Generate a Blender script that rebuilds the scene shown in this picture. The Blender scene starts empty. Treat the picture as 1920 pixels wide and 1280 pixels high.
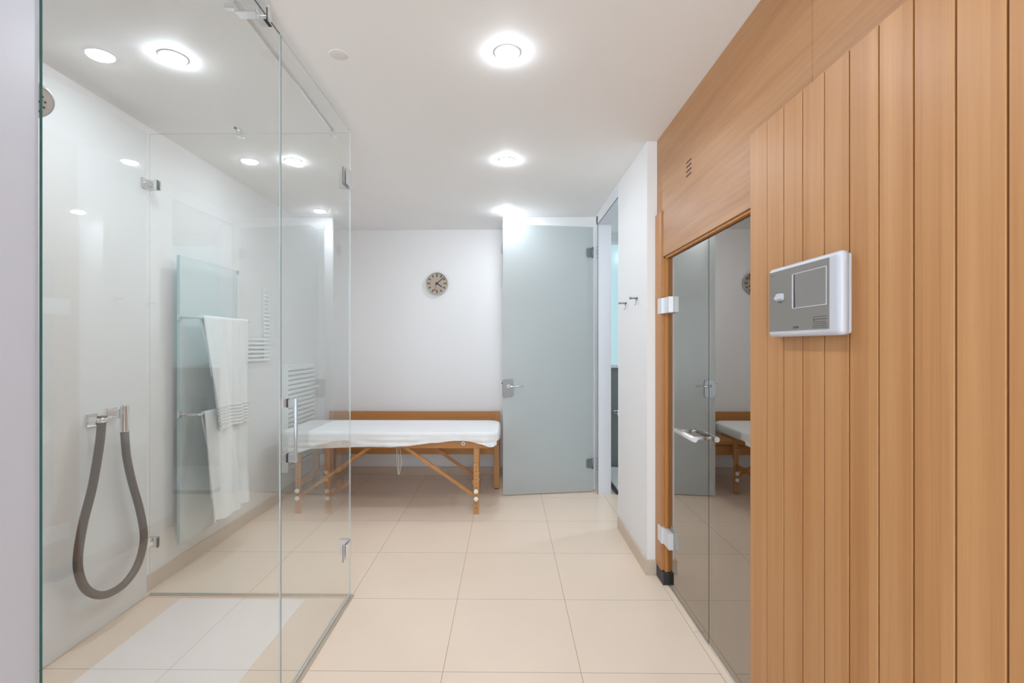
import bpy, bmesh, math, random
from math import sin, cos, pi, radians
from mathutils import Vector, Matrix
random.seed(7)
scene = bpy.context.scene

# ------------------------------------------------------------------ camera
cam_d = bpy.data.cameras.new('camera')
cam = bpy.data.objects.new('camera', cam_d)
scene.collection.objects.link(cam)
cam.location = (0, 0, 1.42)
cam.rotation_euler = (pi / 2, 0, 0.0113)
cam_d.sensor_width = 36
cam_d.lens = 902 / 1920 * 36
cam_d.shift_x = 19 / 1920
cam_d.shift_y = 7 / 1920
cam_d.clip_start = 0.02
scene.camera = cam

# ------------------------------------------------------------------ world, daylight, exposure
world = bpy.data.worlds.new('sky')
scene.world = world
world.use_nodes = True
bg = world.node_tree.nodes['Background']
bg.inputs[0].default_value = (0.80, 0.90, 1.0, 1)
bg.inputs[1].default_value = 1.6

def area_light(name, loc, rot, sx, sy, power, col):
    ld = bpy.data.lights.new(name, 'AREA')
    ld.shape = 'RECTANGLE'; ld.size = sx; ld.size_y = sy
    ld.energy = power; ld.color = col
    o = bpy.data.objects.new(name, ld)
    scene.collection.objects.link(o)
    o.location = loc; o.rotation_euler = rot
    return o
# daylight of the window in the wall behind the camera
area_light('window_daylight', (0.02, -1.83, 1.45), (radians(90), 0, 0), 1.36, 2.1, 13, (0.72, 0.88, 1.0))

scene.view_settings.view_transform = 'Standard'
scene.view_settings.look = 'None'
scene.view_settings.gamma = 1
scene.view_settings.use_curve_mapping = False
scene.view_settings.exposure = 1.72
cy = scene.cycles
cy.max_bounces = 14
cy.diffuse_bounces = 8
cy.glossy_bounces = 6
cy.transparent_max_bounces = 32
cy.sample_clamp_indirect = 6
cy.use_denoising = True
LAMP = 98.0          # radiance of the ceiling lamps

# ------------------------------------------------------------------ materials
MATS = {}
def new_mat(name):
    m = bpy.data.materials.new(name); m.use_nodes = True
    MATS[name] = m
    nt = m.node_tree
    for n in list(nt.nodes): nt.nodes.remove(n)
    out = nt.nodes.new('ShaderNodeOutputMaterial')
    return m, nt, out

def N(nt, t, **kw):
    n = nt.nodes.new(t)
    for k, v in kw.items():
        if k.startswith('_'): setattr(n, k[1:], v)
        else: n.inputs[k.replace('_', ' ')].default_value = v
    return n

def math_node(nt, op, a, b=None, c=None):
    n = nt.nodes.new('ShaderNodeMath'); n.operation = op
    for i, v in enumerate((a, b, c)):
        if v is None: continue
        if isinstance(v, (int, float)): n.inputs[i].default_value = v
        else: nt.links.new(v, n.inputs[i])
    return n.outputs[0]

def paint(name, col, rough=0.5, metal=0.0, bump=0.0, scale=300, var=0.0, spec=0.5, coat=0.0, emit=None):
    m, nt, out = new_mat(name)
    p = nt.nodes.new('ShaderNodeBsdfPrincipled')
    p.inputs['Base Color'].default_value = (*col, 1)
    p.inputs['Roughness'].default_value = rough
    p.inputs['Metallic'].default_value = metal
    p.inputs['Specular IOR Level'].default_value = spec
    p.inputs['Coat Weight'].default_value = coat
    p.inputs['Coat Roughness'].default_value = 0.02
    tc = nt.nodes.new('ShaderNodeTexCoord')
    nz = N(nt, 'ShaderNodeTexNoise', Scale=scale, Detail=3.0)
    nt.links.new(tc.outputs['Object'], nz.inputs['Vector'])
    if var > 0:
        mx = nt.nodes.new('ShaderNodeMix'); mx.data_type = 'RGBA'
        mx.inputs[6].default_value = (*[c * (1 - var) for c in col], 1)
        mx.inputs[7].default_value = (*[min(1, c * (1 + var)) for c in col], 1)
        nt.links.new(nz.outputs['Fac'], mx.inputs[0])
        nt.links.new(mx.outputs[2], p.inputs['Base Color'])
    if bump > 0:
        b = N(nt, 'ShaderNodeBump', Strength=bump, Distance=0.002)
        nt.links.new(nz.outputs['Fac'], b.inputs['Height'])
        nt.links.new(b.outputs[0], p.inputs['Normal'])
    if emit:
        p.inputs['Emission Color'].default_value = (*emit[0], 1)
        p.inputs['Emission Strength'].default_value = emit[1]
    nt.links.new(p.outputs[0], out.inputs[0])
    return m

def fresnel_fac(nt, ior):
    """Fresnel of a thin pane: the same from either side of each face"""
    geo = nt.nodes.new('ShaderNodeNewGeometry')
    inv = math_node(nt, 'MULTIPLY', geo.outputs['Backfacing'], 1.0 / ior - ior)
    i = math_node(nt, 'ADD', inv, ior)
    fr = nt.nodes.new('ShaderNodeFresnel')
    nt.links.new(i, fr.inputs['IOR'])
    return fr.outputs[0]

def clear_glass(name, tint=(0.985, 0.995, 0.99), ior=1.5, rough=0.0, gain=1.0, base=0.0, gtint=(1, 1, 1)):
    m, nt, out = new_mat(name)
    tr = N(nt, 'ShaderNodeBsdfTransparent', Color=(*tint, 1))
    gl = N(nt, 'ShaderNodeBsdfGlossy', Color=(*gtint, 1), Roughness=rough)
    mx = nt.nodes.new('ShaderNodeMixShader')
    f = fresnel_fac(nt, ior)
    f = math_node(nt, 'MULTIPLY_ADD', f, gain, base)
    f = math_node(nt, 'MINIMUM', f, 1.0)
    nt.links.new(f, mx.inputs[0])
    nt.links.new(tr.outputs[0], mx.inputs[1]); nt.links.new(gl.outputs[0], mx.inputs[2])
    nt.links.new(mx.outputs[0], out.inputs[0])
    return m

def frosted_glass(name, body=(0.70, 0.74, 0.74), tint=(0.90, 0.93, 0.925), see=0.42):
    m, nt, out = new_mat(name)
    tr = N(nt, 'ShaderNodeBsdfTransparent', Color=(*tint, 1))
    df = N(nt, 'ShaderNodeBsdfDiffuse', Color=(*body, 1))
    tl = N(nt, 'ShaderNodeBsdfTranslucent', Color=(*body, 1))
    dd = nt.nodes.new('ShaderNodeMixShader'); dd.inputs[0].default_value = 0.25
    nt.links.new(df.outputs[0], dd.inputs[1]); nt.links.new(tl.outputs[0], dd.inputs[2])
    a = nt.nodes.new('ShaderNodeMixShader'); a.inputs[0].default_value = see
    nt.links.new(dd.outputs[0], a.inputs[1]); nt.links.new(tr.outputs[0], a.inputs[2])
    gl = N(nt, 'ShaderNodeBsdfGlossy', Roughness=0.22)
    b = nt.nodes.new('ShaderNodeMixShader')
    nt.links.new(fresnel_fac(nt, 1.5), b.inputs[0])
    nt.links.new(a.outputs[0], b.inputs[1]); nt.links.new(gl.outputs[0], b.inputs[2])
    nt.links.new(b.outputs[0], out.inputs[0])
    return m

def wood(name, light, dark, grain='Z', board=None, board_off=0.0, rough=0.42, fine=1.0, contrast=1.0):
    """straight-grained wood; board = board width along Y for board-to-board tone"""
    m, nt, out = new_mat(name)
    p = nt.nodes.new('ShaderNodeBsdfPrincipled')
    p.inputs['Roughness'].default_value = rough
    p.inputs['Specular IOR Level'].default_value = 0.35
    tc = nt.nodes.new('ShaderNodeTexCoord')
    sep = nt.nodes.new('ShaderNodeSeparateXYZ'); nt.links.new(tc.outputs['Object'], sep.inputs[0])
    vx, vy, vz = sep.outputs
    if board:
        idx = math_node(nt, 'FLOOR', math_node(nt, 'DIVIDE', math_node(nt, 'SUBTRACT', vy, board_off), board))
        wn = nt.nodes.new('ShaderNodeTexWhiteNoise'); wn.noise_dimensions = '1D'
        nt.links.new(idx, wn.inputs['W'])
        rnd = wn.outputs['Value']
    else:
        rnd = None
    long_s, cross = 0.55, 26.0 * fine
    sc = {'X': (long_s, cross, cross), 'Y': (cross, long_s, cross), 'Z': (cross, cross, long_s)}[grain]
    comb = nt.nodes.new('ShaderNodeCombineXYZ')
    for i, v in enumerate((vx, vy, vz)):
        s = math_node(nt, 'MULTIPLY', v, sc[i])
        if rnd is not None:
            s = math_node(nt, 'ADD', s, math_node(nt, 'MULTIPLY', rnd, 37.0 + 11 * i))
        nt.links.new(s, comb.inputs[i])
    n1 = N(nt, 'ShaderNodeTexNoise', Scale=1.0, Detail=4.0, Roughness=0.6, Distortion=0.6)
    n2 = N(nt, 'ShaderNodeTexNoise', Scale=6.0, Detail=3.0, Roughness=0.5, Distortion=0.2)
    n3 = N(nt, 'ShaderNodeTexNoise', Scale=0.28, Detail=2.0, Roughness=0.5, Distortion=1.2)
    for n in (n1, n2, n3): nt.links.new(comb.outputs[0], n.inputs['Vector'])
    f = math_node(nt, 'MULTIPLY_ADD', n1.outputs['Fac'], 1.0 * contrast, 0.0)
    f = math_node(nt, 'MULTIPLY_ADD', n2.outputs['Fac'], 0.45 * contrast, f)
    f = math_node(nt, 'MULTIPLY_ADD', n3.outputs['Fac'], 0.8 * contrast, f)
    f = math_node(nt, 'SUBTRACT', f, 1.125 * contrast - 0.5)
    if rnd is not None:
        f = math_node(nt, 'ADD', f, math_node(nt, 'MULTIPLY_ADD', rnd, 0.36, -0.18))
    mx = nt.nodes.new('ShaderNodeMix'); mx.data_type = 'RGBA'; mx.clamp_factor = True
    mx.inputs[6].default_value = (*dark, 1); mx.inputs[7].default_value = (*light, 1)
    nt.links.new(f, mx.inputs[0])
    nt.links.new(mx.outputs[2], p.inputs['Base Color'])
    b = N(nt, 'ShaderNodeBump', Strength=0.12, Distance=0.001)
    nt.links.new(n2.outputs['Fac'], b.inputs['Height']); nt.links.new(b.outputs[0], p.inputs['Normal'])
    nt.links.new(p.outputs[0], out.inputs[0])
    return m

def tile_floor(name, col, joint, x0=0.32, y0=2.69, s=0.6, w=0.0028, rough=0.30):
    m, nt, out = new_mat(name)
    p = nt.nodes.new('ShaderNodeBsdfPrincipled'); p.inputs['Roughness'].default_value = rough
    p.inputs['Specular IOR Level'].default_value = 0.4
    tc = nt.nodes.new('ShaderNodeTexCoord')
    sep = nt.nodes.new('ShaderNodeSeparateXYZ'); nt.links.new(tc.outputs['Object'], sep.inputs[0])
    def line(v, o):
        u = math_node(nt, 'DIVIDE', math_node(nt, 'SUBTRACT', v, o), s)
        fl = math_node(nt, 'FLOOR', math_node(nt, 'ADD', u, 0.5))
        d = math_node(nt, 'ABSOLUTE', math_node(nt, 'SUBTRACT', u, fl))
        return math_node(nt, 'LESS_THAN', d, w / 2 / s), math_node(nt, 'FLOOR', u)
    lx, ix = line(sep.outputs[0], x0); ly, iy = line(sep.outputs[1], y0)
    g = math_node(nt, 'MAXIMUM', lx, ly)
    wn = nt.nodes.new('ShaderNodeTexWhiteNoise'); wn.noise_dimensions = '2D'
    cb = nt.nodes.new('ShaderNodeCombineXYZ'); nt.links.new(ix, cb.inputs[0]); nt.links.new(iy, cb.inputs[1])
    nt.links.new(cb.outputs[0], wn.inputs['Vector'])
    nz = N(nt, 'ShaderNodeTexNoise', Scale=2.2, Detail=6.0, Roughness=0.6, Distortion=0.8)
    nt.links.new(tc.outputs['Object'], nz.inputs['Vector'])
    f = math_node(nt, 'MULTIPLY_ADD', nz.outputs['Fac'], 0.8, math_node(nt, 'MULTIPLY', wn.outputs['Value'], 0.2))
    mx = nt.nodes.new('ShaderNodeMix'); mx.data_type = 'RGBA'
    mx.inputs[6].default_value = (*[c * 0.93 for c in col], 1); mx.inputs[7].default_value = (*[min(1, c * 1.05) for c in col], 1)
    nt.links.new(f, mx.inputs[0])
    m2 = nt.nodes.new('ShaderNodeMix'); m2.data_type = 'RGBA'
    m2.inputs[7].default_value = (*joint, 1)
    nt.links.new(mx.outputs[2], m2.inputs[6]); nt.links.new(g, m2.inputs[0])
    nt.links.new(m2.outputs[2], p.inputs['Base Color'])
    nt.links.new(math_node(nt, 'MULTIPLY_ADD', g, 0.4, rough), p.inputs['Roughness'])
    nt.links.new(p.outputs[0], out.inputs[0])
    return m

def towel_mat(name, col, band=None):
    """terry cloth; band=(z0,z1) in object space: rows of raised stripes near the hem"""
    m, nt, out = new_mat(name)
    p = nt.nodes.new('ShaderNodeBsdfPrincipled')
    p.inputs['Base Color'].default_value = (*col, 1); p.inputs['Roughness'].default_value = 0.95
    p.inputs['Sheen Weight'].default_value = 0.3
    tc = nt.nodes.new('ShaderNodeTexCoord')
    nz = N(nt, 'ShaderNodeTexNoise', Scale=420.0, Detail=2.0)
    nt.links.new(tc.outputs['Object'], nz.inputs['Vector'])
    b = N(nt, 'ShaderNodeBump', Strength=0.5, Distance=0.002)
    nt.links.new(nz.outputs['Fac'], b.inputs['Height'])
    nt.links.new(b.outputs[0], p.inputs['Normal'])
    if band:
        sep = nt.nodes.new('ShaderNodeSeparateXYZ'); nt.links.new(tc.outputs['Object'], sep.inputs[0])
        z = sep.outputs[2]
        ins = math_node(nt, 'MULTIPLY', math_node(nt, 'GREATER_THAN', z, band[0]), math_node(nt, 'LESS_THAN', z, band[1]))
        st_ = math_node(nt, 'GREATER_THAN', math_node(nt, 'SINE', math_node(nt, 'MULTIPLY', z, 2 * pi / 0.0215)), 0.1)
        mx = nt.nodes.new('ShaderNodeMix'); mx.data_type = 'RGBA'
        mx.inputs[6].default_value = (*col, 1); mx.inputs[7].default_value = (*[c * 0.72 for c in col], 1)
        nt.links.new(math_node(nt, 'MULTIPLY', ins, st_), mx.inputs[0]); nt.links.new(mx.outputs[2], p.inputs['Base Color'])
    nt.links.new(p.outputs[0], out.inputs[0])
    return m

M_wall = paint('wall_paint', (0.82, 0.815, 0.815), 0.6, bump=0.05, scale=400)
M_coolwall = paint('daylight_tinted_wall', (0.50, 0.53, 0.60), 0.3)  # cool tint of the daylight put into the near wall's colour
M_ceil = paint('ceiling_paint', (0.88, 0.88, 0.875), 0.7, bump=0.04, scale=400)
M_floor = tile_floor('floor_tile', (0.84, 0.69, 0.555), (0.42, 0.31, 0.22))
M_band = tile_floor('pale_floor_tile', (0.90, 0.84, 0.81), (0.55, 0.47, 0.42), rough=0.22)
M_skirt = paint('skirting_tile', (0.60, 0.49, 0.39), 0.35, var=0.05, scale=6)
M_panel = paint('back_painted_glass', (0.74, 0.765, 0.765), 0.7, coat=1.0, spec=0.0)
M_white = paint('white_lacquer', (0.84, 0.85, 0.86), 0.3)
M_frame = paint('door_frame_lacquer', (0.74, 0.76, 0.80), 0.35)
M_chrome = paint('chrome', (0.86, 0.87, 0.88), 0.09, 1.0)
M_alu = paint('brushed_aluminium', (0.60, 0.52, 0.42), 0.45, 0.6)
M_steel = paint('satin_steel', (0.56, 0.56, 0.56), 0.32, 1.0)
M_bar = paint('satin_grey_bar', (0.50, 0.50, 0.49), 0.4, 0.5)
M_lock = paint('dark_satin_steel', (0.30, 0.31, 0.32), 0.35, 1.0)
M_dark = paint('dark_gasket', (0.02, 0.02, 0.022), 0.4)
M_hose = paint('brown_grey_rubber', (0.115, 0.095, 0.078), 0.38)
M_glass = clear_glass('clear_glass')
M_edge = paint('green_glass_edge', (0.015, 0.07, 0.055), 0.08, spec=0.6)
M_pedge = paint('pale_glass_edge', (0.60, 0.67, 0.67), 0.08, spec=0.8)
M_sglass = clear_glass('smoked_glass', tint=(0.30, 0.27, 0.23), ior=1.75, gain=0.9, base=0.26, gtint=(1.0, 0.94, 0.875))
M_frost = frosted_glass('frosted_glass')
M_rglass = frosted_glass('radiator_glass', body=(0.88, 0.92, 0.92), tint=(0.95, 0.98, 0.98), see=0.25)
WL, WD = (0.56, 0.295, 0.125), (0.40, 0.175, 0.056)
M_plank = wood('hemlock_boards', WL, WD, 'Z', board=0.098, board_off=1.641 - 0.098 * 40)
M_fascia = wood('hemlock_fascia', (0.52, 0.28, 0.125), (0.37, 0.17, 0.065), 'Y', fine=0.42, contrast=1.7)
M_jamb = wood('hemlock_jamb', (0.56, 0.29, 0.125), (0.42, 0.19, 0.07), 'Z', fine=1.4)
M_rebate = wood('amber_rebate', (0.58, 0.26, 0.075), (0.42, 0.17, 0.04), 'Z', fine=1.4)
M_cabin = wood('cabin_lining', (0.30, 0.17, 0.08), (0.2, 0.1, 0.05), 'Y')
M_beechx = wood('beech_long', (0.56, 0.27, 0.095), (0.42, 0.185, 0.055), 'X', fine=1.2, contrast=0.8)
M_beechz = wood('beech_upright', (0.58, 0.30, 0.115), (0.45, 0.21, 0.07), 'Z', fine=1.2, contrast=0.8)
M_linen = paint('white_sheet', (0.80, 0.80, 0.80), 0.85, bump=0.25, scale=900)
M_vinyl = paint('light_grey_vinyl', (0.60, 0.585, 0.56), 0.45, bump=0.1, scale=200)
M_terry = towel_mat('white_terry', (0.86, 0.87, 0.87))
M_terry_band = towel_mat('striped_hem_terry', (0.86, 0.87, 0.87), (-0.695, -0.565))
M_dial = paint('tan_clock_dial', (0.44, 0.36, 0.28), 0.5)
M_ink = paint('black_print', (0.022, 0.014, 0.010), 0.5)
M_red = paint('red_hand', (0.30, 0.05, 0.03), 0.4)
M_face = paint('grey_faceplate', (0.22, 0.205, 0.185), 0.42, spec=0.3)
M_screen = paint('dark_grey_display', (0.22, 0.21, 0.20), 0.25)
M_case = paint('white_plastic', (0.54, 0.55, 0.59), 0.32)
M_print = paint('faceplate_print', (0.06, 0.055, 0.05), 0.5)
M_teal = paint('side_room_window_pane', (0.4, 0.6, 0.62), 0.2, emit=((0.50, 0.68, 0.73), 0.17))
M_slate = paint('grey_wall_tile', (0.20, 0.22, 0.215), 0.35, var=0.05, scale=5)
M_shelf = paint('cover_plate_paint', (0.76, 0.73, 0.71), 0.6)
M_reflection_slat = paint('reflection_slat_white', (0.92, 0.94, 0.95), 0.15, spec=0.8)
M_bowl = paint('white_ceramic', (0.85, 0.85, 0.83), 0.12)
m, nt, out = new_mat('lamp_diffuser')
em = N(nt, 'ShaderNodeEmission', Color=(0.90, 0.98, 1.07, 1), Strength=LAMP)
nt.links.new(em.outputs[0], out.inputs[0]); M_lamp = m
M_lamp_dim = M_lamp.copy(); M_lamp_dim.name = 'lamp_diffuser_weak'
M_lamp_dim.node_tree.nodes['Emission'].inputs[1].default_value = LAMP * 0.6

# ------------------------------------------------------------------ builders
COL = scene.collection
OFF = {}      # object -> world offset of its origin

class MB:
    """collects shapes given in world coordinates"""
    def __init__(s): s.bm = bmesh.new(); s.mi = 0
    def _tag(s, faces):
        for f in faces: f.material_index = s.mi
    def box(s, a, b, bev=0.0, seg=2, edge_mi=None, edge_axes=None):
        lo = [min(a[i], b[i]) for i in range(3)]; hi = [max(a[i], b[i]) for i in range(3)]
        r = bmesh.ops.create_cube(s.bm, size=1)
        for v in r['verts']:
            for i in range(3): v.co[i] = (lo[i] + hi[i]) / 2 + v.co[i] * (hi[i] - lo[i])
        fs = list({f for v in r['verts'] for f in v.link_faces})
        s._tag(fs)
        if bev > 0:
            es = list({e for v in r['verts'] for e in v.link_edges})
            q = bmesh.ops.bevel(s.bm, geom=es, offset=bev, segments=seg, affect='EDGES', profile=0.5)
            s._tag(q['faces'])
        return s
    def pane(s, a, b, thin, edge_mi):
        """glass slab; faces not facing the thin axis get the edge material"""
        r = bmesh.ops.create_cube(s.bm, size=1)
        for v in r['verts']:
            for i in range(3): v.co[i] = (a[i] + b[i]) / 2 + v.co[i] * abs(b[i] - a[i])
        for f in {f for v in r['verts'] for f in v.link_faces}:
            f.normal_update()
            f.material_index = s.mi if abs(f.normal[thin]) > 0.9 else edge_mi
        return s
    def tube(s, pts, r, n=16, caps=True):
        """round bar through points; r a number or one radius per point"""
        pts = [Vector(p) for p in pts]; k = len(pts)
        rs = r if isinstance(r, (list, tuple)) else [r] * k
        rings = []; up = None
        for i, p in enumerate(pts):
            t = (pts[min(i + 1, k - 1)] - pts[max(i - 1, 0)]).normalized()
            if up is None:
                up = Vector((0, 0, 1)) if abs(t.z) < 0.9 else Vector((0, 1, 0))
            x = t.cross(up).normalized(); up = x.cross(t).normalized()
            rings.append([s.bm.verts.new(p + (x * cos(2 * pi * j / n) + up * sin(2 * pi * j / n)) * rs[i]) for j in range(n)])
        fs = []
        for a, b in zip(rings, rings[1:]):
            for j in range(n):
                f = s.bm.faces.new((a[j], a[(j + 1) % n], b[(j + 1) % n], b[j])); f.smooth = True; fs.append(f)
        if caps:
            fs.append(s.bm.faces.new(rings[0][::-1])); fs.append(s.bm.faces.new(rings[-1]))
        s._tag(fs); return s
    def lathe(s, prof, c, axis=(0, 0, 1), n=40, smooth=True):
        """prof: (radius, height) pairs turned about axis through c"""
        ax = Vector(axis).normalized()
        u = ax.orthogonal().normalized(); w = ax.cross(u); c = Vector(c)
        rings = []
        for rr, h in prof:
            if rr < 1e-6: rings.append([s.bm.verts.new(c + ax * h)])
            else: rings.append([s.bm.verts.new(c + ax * h + (u * cos(2 * pi * j / n) + w * sin(2 * pi * j / n)) * rr) for j in range(n)])
        fs = []
        for a, b in zip(rings, rings[1:]):
            for j in range(n):
                if len(a) == 1 and len(b) == 1: continue
                if len(a) == 1: q = (a[0], b[(j + 1) % n], b[j])
                elif len(b) == 1: q = (a[j], a[(j + 1) % n], b[0])
                else: q = (a[j], a[(j + 1) % n], b[(j + 1) % n], b[j])
                f = s.bm.faces.new(q); f.smooth = smooth; fs.append(f)
        s._tag(fs); return s
    def prism(s, pts, d, ):
        """polygon (list of 3D points) pushed along d"""
        d = Vector(d)
        a = [s.bm.verts.new(Vector(p)) for p in pts]; b = [s.bm.verts.new(Vector(p) + d) for p in pts]
        n = len(a); fs = [s.bm.faces.new(a[::-1]), s.bm.faces.new(b)]
        for i in range(n): fs.append(s.bm.faces.new((a[i], a[(i + 1) % n], b[(i + 1) % n], b[i])))
        s._tag(fs); return s
    def grid(s, fn, nu, nv, close_u=False):
        vs = [[s.bm.verts.new(Vector(fn(i / (nu if close_u else nu - 1), j / (nv - 1)))) for j in range(nv)] for i in range(nu)]
        fs = []
        for i in range(nu if close_u else nu - 1):
            for j in range(nv - 1):
                i2 = (i + 1) % nu
                f = s.bm.faces.new((vs[i][j], vs[i2][j], vs[i2][j + 1], vs[i][j + 1])); f.smooth = True; fs.append(f)
        s._tag(fs); return s
    def build(s, name, mats, parent=None, off=None, recalc=True):
        if not isinstance(mats, (list, tuple)): mats = [mats]
        o_ = Vector(OFF[parent]) if parent is not None else Vector(off or (0, 0, 0))
        if recalc: bmesh.ops.recalc_face_normals(s.bm, faces=s.bm.faces[:])
        for v in s.bm.verts: v.co -= o_
        me = bpy.data.meshes.new(name); s.bm.to_mesh(me); s.bm.free()
        for mm in mats: me.materials.append(mm)
        o = bpy.data.objects.new(name, me); COL.objects.link(o)
        if parent is not None: o.parent = parent
        else: o.location = o_
        OFF[o] = tuple(o_)
        return o

def tag(o, label=None, cat=None, group=None, kind=None):
    if label: o['label'] = label
    if cat: o['category'] = cat
    if group: o['group'] = group
    if kind: o['kind'] = kind
    return o
def thing(name, label, cat, loc, group=None):
    o = bpy.data.objects.new(name, None); COL.objects.link(o); o.location = loc
    o.empty_display_size = 0.05
    OFF[o] = tuple(loc)
    return tag(o, label, cat, group)
def struct(name, mb, m, label=None):
    o = mb.build(name, m); o['kind'] = 'structure'
    if label: o['label'] = label
    return o
def bx(a, b, bev=0.0, seg=2): return MB().box(a, b, bev, seg)
def solidify(o, t, offset=0.0):
    md = o.modifiers.new('thickness', 'SOLIDIFY'); md.thickness = t; md.offset = offset
def text_mesh(s, size, origin, right, up, depth=0.0004):
    """letters as flat raised mesh; returns MB"""
    cu = bpy.data.curves.new('lettering', 'FONT'); cu.body = s; cu.size = size; cu.extrude = depth
    to = bpy.data.objects.new('lettering', cu); COL.objects.link(to)
    dg = bpy.context.evaluated_depsgraph_get()
    me = bpy.data.meshes.new_from_object(to.evaluated_get(dg))
    bpy.data.objects.remove(to); 
    R, U = Vector(right).normalized(), Vector(up).normalized(); W = R.cross(U)
    mb = MB(); mb.bm.from_mesh(me); bpy.data.meshes.remove(me)
    for v in mb.bm.verts: v.co = Vector(origin) + R * v.co.x + U * v.co.y + W * v.co.z
    for f in mb.bm.faces: f.material_index = 0
    return mb

# ================================================================== THE SETTING
ZC = 2.686            # ceiling
GX = -0.885           # outer face of the shower glass
floor = struct('floor', bx((-2.3, -1.95, -0.1), (2.9, 5.75, 0)), M_floor)
ceiling = struct('ceiling', bx((-2.3, -1.95, ZC), (2.9, 5.75, ZC + 0.1)), M_ceil)
struct('wall_left', bx((-2.3, 0.905, 0), (-2.08, 5.45, ZC)), M_wall)
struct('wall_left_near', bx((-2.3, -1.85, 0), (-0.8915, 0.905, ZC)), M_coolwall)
struct('wall_back', bx((-2.08, 5.27, 0), (-0.043, 5.45, ZC)), M_wall)
struct('wall_back_door', bx((-0.043, 4.76, 0), (0.869, 5.45, ZC)), M_wall)
w = MB()              # right wall with its doorway
w.box((0.869, 3.0, 0), (0.98, 3.762, ZC)); w.box((0.869, 4.61, 0), (0.98, 5.45, ZC)); w.box((0.869, 3.762, 2.60), (0.98, 4.61, ZC))
struct('wall_right', w, M_wall)
struct('wall_right_end', bx((0.869, 2.999, 0), (2.9, 3.0, ZC)), M_wall)
w = MB()              # rear wall behind the camera, window opening in it
w.box((-0.8915, -1.95, 0), (-0.72, -1.85, ZC)); w.box((0.74, -1.95, 0), (2.9, -1.85, ZC))
w.box((-0.72, -1.95, 2.5), (0.74, -1.85, ZC)); w.box((-0.72, -1.95, 0), (0.74, -1.85, 0.35))
struct('wall_rear', w, M_wall)
wf = MB()
for a, b in (((-0.72, 0.35), (-0.66, 2.5)), ((0.68, 0.35), (0.74, 2.5)), ((-0.66, 0.35), (0.68, 0.41)), ((-0.66, 2.44), (0.68, 2.5)), ((-0.02, 0.41), (0.04, 2.44))):
    wf.box((a[0], -1.93, a[1]), (b[0], -1.87, b[1]), 0.004)
win = struct('window_1', wf, M_white)
bx((-0.66, -1.905, 0.41), (0.68, -1.899, 2.44)).build('pane', M_glass, win)

# side room beyond the doorway
struct('wall_side_room_far', bx((0.98, 5.5, 1.164), (2.9, 5.6, ZC)), M_wall)
struct('wall_side_room_tiles', bx((0.98, 5.49, 0), (2.9, 5.6, 1.164)), M_slate)
struct('wall_side_room_right', bx((2.4, 3.0, 0), (2.5, 5.5, ZC)), M_white)
w2 = MB(); w2.mi = 0
for a, b in (((1.0, 1.164), (1.04, 2.6)), ((2.06, 1.164), (2.10, 2.6)), ((1.04, 1.164), (2.06, 1.20)), ((1.04, 2.56), (2.06, 2.6))):
    w2.box((a[0], 5.455, a[1]), (b[0], 5.50, b[1]), 0.003)
win2 = struct('window_2', w2, M_white)
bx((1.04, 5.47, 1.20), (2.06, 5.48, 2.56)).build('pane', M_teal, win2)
# skirtings
struct('baseboard_left', bx((-2.08, 2.735, 0), (-2.066, 5.27, 0.09), 0.002), M_skirt)
struct('baseboard_back', bx((-2.066, 5.256, 0), (-0.043, 5.27, 0.09), 0.002), M_skirt)
struct('baseboard_door_wall', bx((-0.043, 4.746, 0), (0.80, 4.76, 0.09), 0.002), M_skirt)
w = MB(); w.box((0.855, 2.985, 0), (0.869, 3.75, 0.09), 0.002); w.box((0.8685, 2.985, 0), (0.93, 2.999, 0.09), 0.002)
struct('baseboard_right', w, M_skirt)
# glossy back-painted glass cladding on the shower wall, and a strip of paler tile on its floor
struct('wall_shower_cladding', bx((-2.08, 0.905, 0), (-2.04, 2.70, 2.62)), M_panel)
struct('trim_1', bx((-2.04, 0.905, 0), (-2.034, 2.70, 0.004)), M_skirt)
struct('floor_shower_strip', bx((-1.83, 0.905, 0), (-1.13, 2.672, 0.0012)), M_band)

# ------------------------------------------------------------------ doorway: frame and the open frosted glass door
fr = MB()
fr.box((0.862, 4.60, 0), (0.99, 4.66, 2.66), 0.003); fr.box((0.866, 3.76, 0), (0.99, 3.768, 2.66), 0.001)
fr.box((0.862, 3.762, 2.575), (0.99, 4.66, 2.66), 0.003)
struct('trim_2', fr, M_frame)
g = MB(); g.box((0.8615, 4.597, 0), (0.866, 4.601, 2.575)); g.box((0.8615, 3.768, 2.572), (0.866, 4.60, 2.576))
struct('trim_3', g, M_dark)

hx, hy, fx, fy = 0.83, 4.662, -0.041, 4.526
du = Vector((fx - hx, fy - hy, 0)).normalized(); dn = Vector((du.y, -du.x, 0))
if dn.y > 0: dn = -dn                 # towards the camera
def dpt(u, n, z): return Vector((hx, hy, 0)) + du * u + dn * n + Vector((0, 0, z))
DL = math.hypot(fx - hx, fy - hy)
def dbox(mb, u0, u1, n0, n1, z0, z1):
    pts = [dpt(u0, n0, z0), dpt(u1, n0, z0), dpt(u1, n1, z0), dpt(u0, n1, z0)]
    return mb.prism(pts, (0, 0, z1 - z0))
d1 = dbox(MB(), 0.0, DL, -0.008, 0.0, 0.012, 2.562).build('door_1', M_frost)
tag(d1, 'open frosted glass door standing in front of the back wall', kind='structure')
lock = dbox(MB(), DL - 0.098, DL - 0.004, 0.0, 0.012, 0.930, 1.098)
bmesh.ops.bevel(lock.bm, geom=[e for e in lock.bm.edges if abs((e.verts[0].co - e.verts[1].co).normalized().dot(dn)) > 0.9], offset=0.012, segments=4, affect='EDGES')
dbox(lock, DL - 0.098, DL - 0.004, -0.020, -0.008, 0.930, 1.098)
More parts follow.
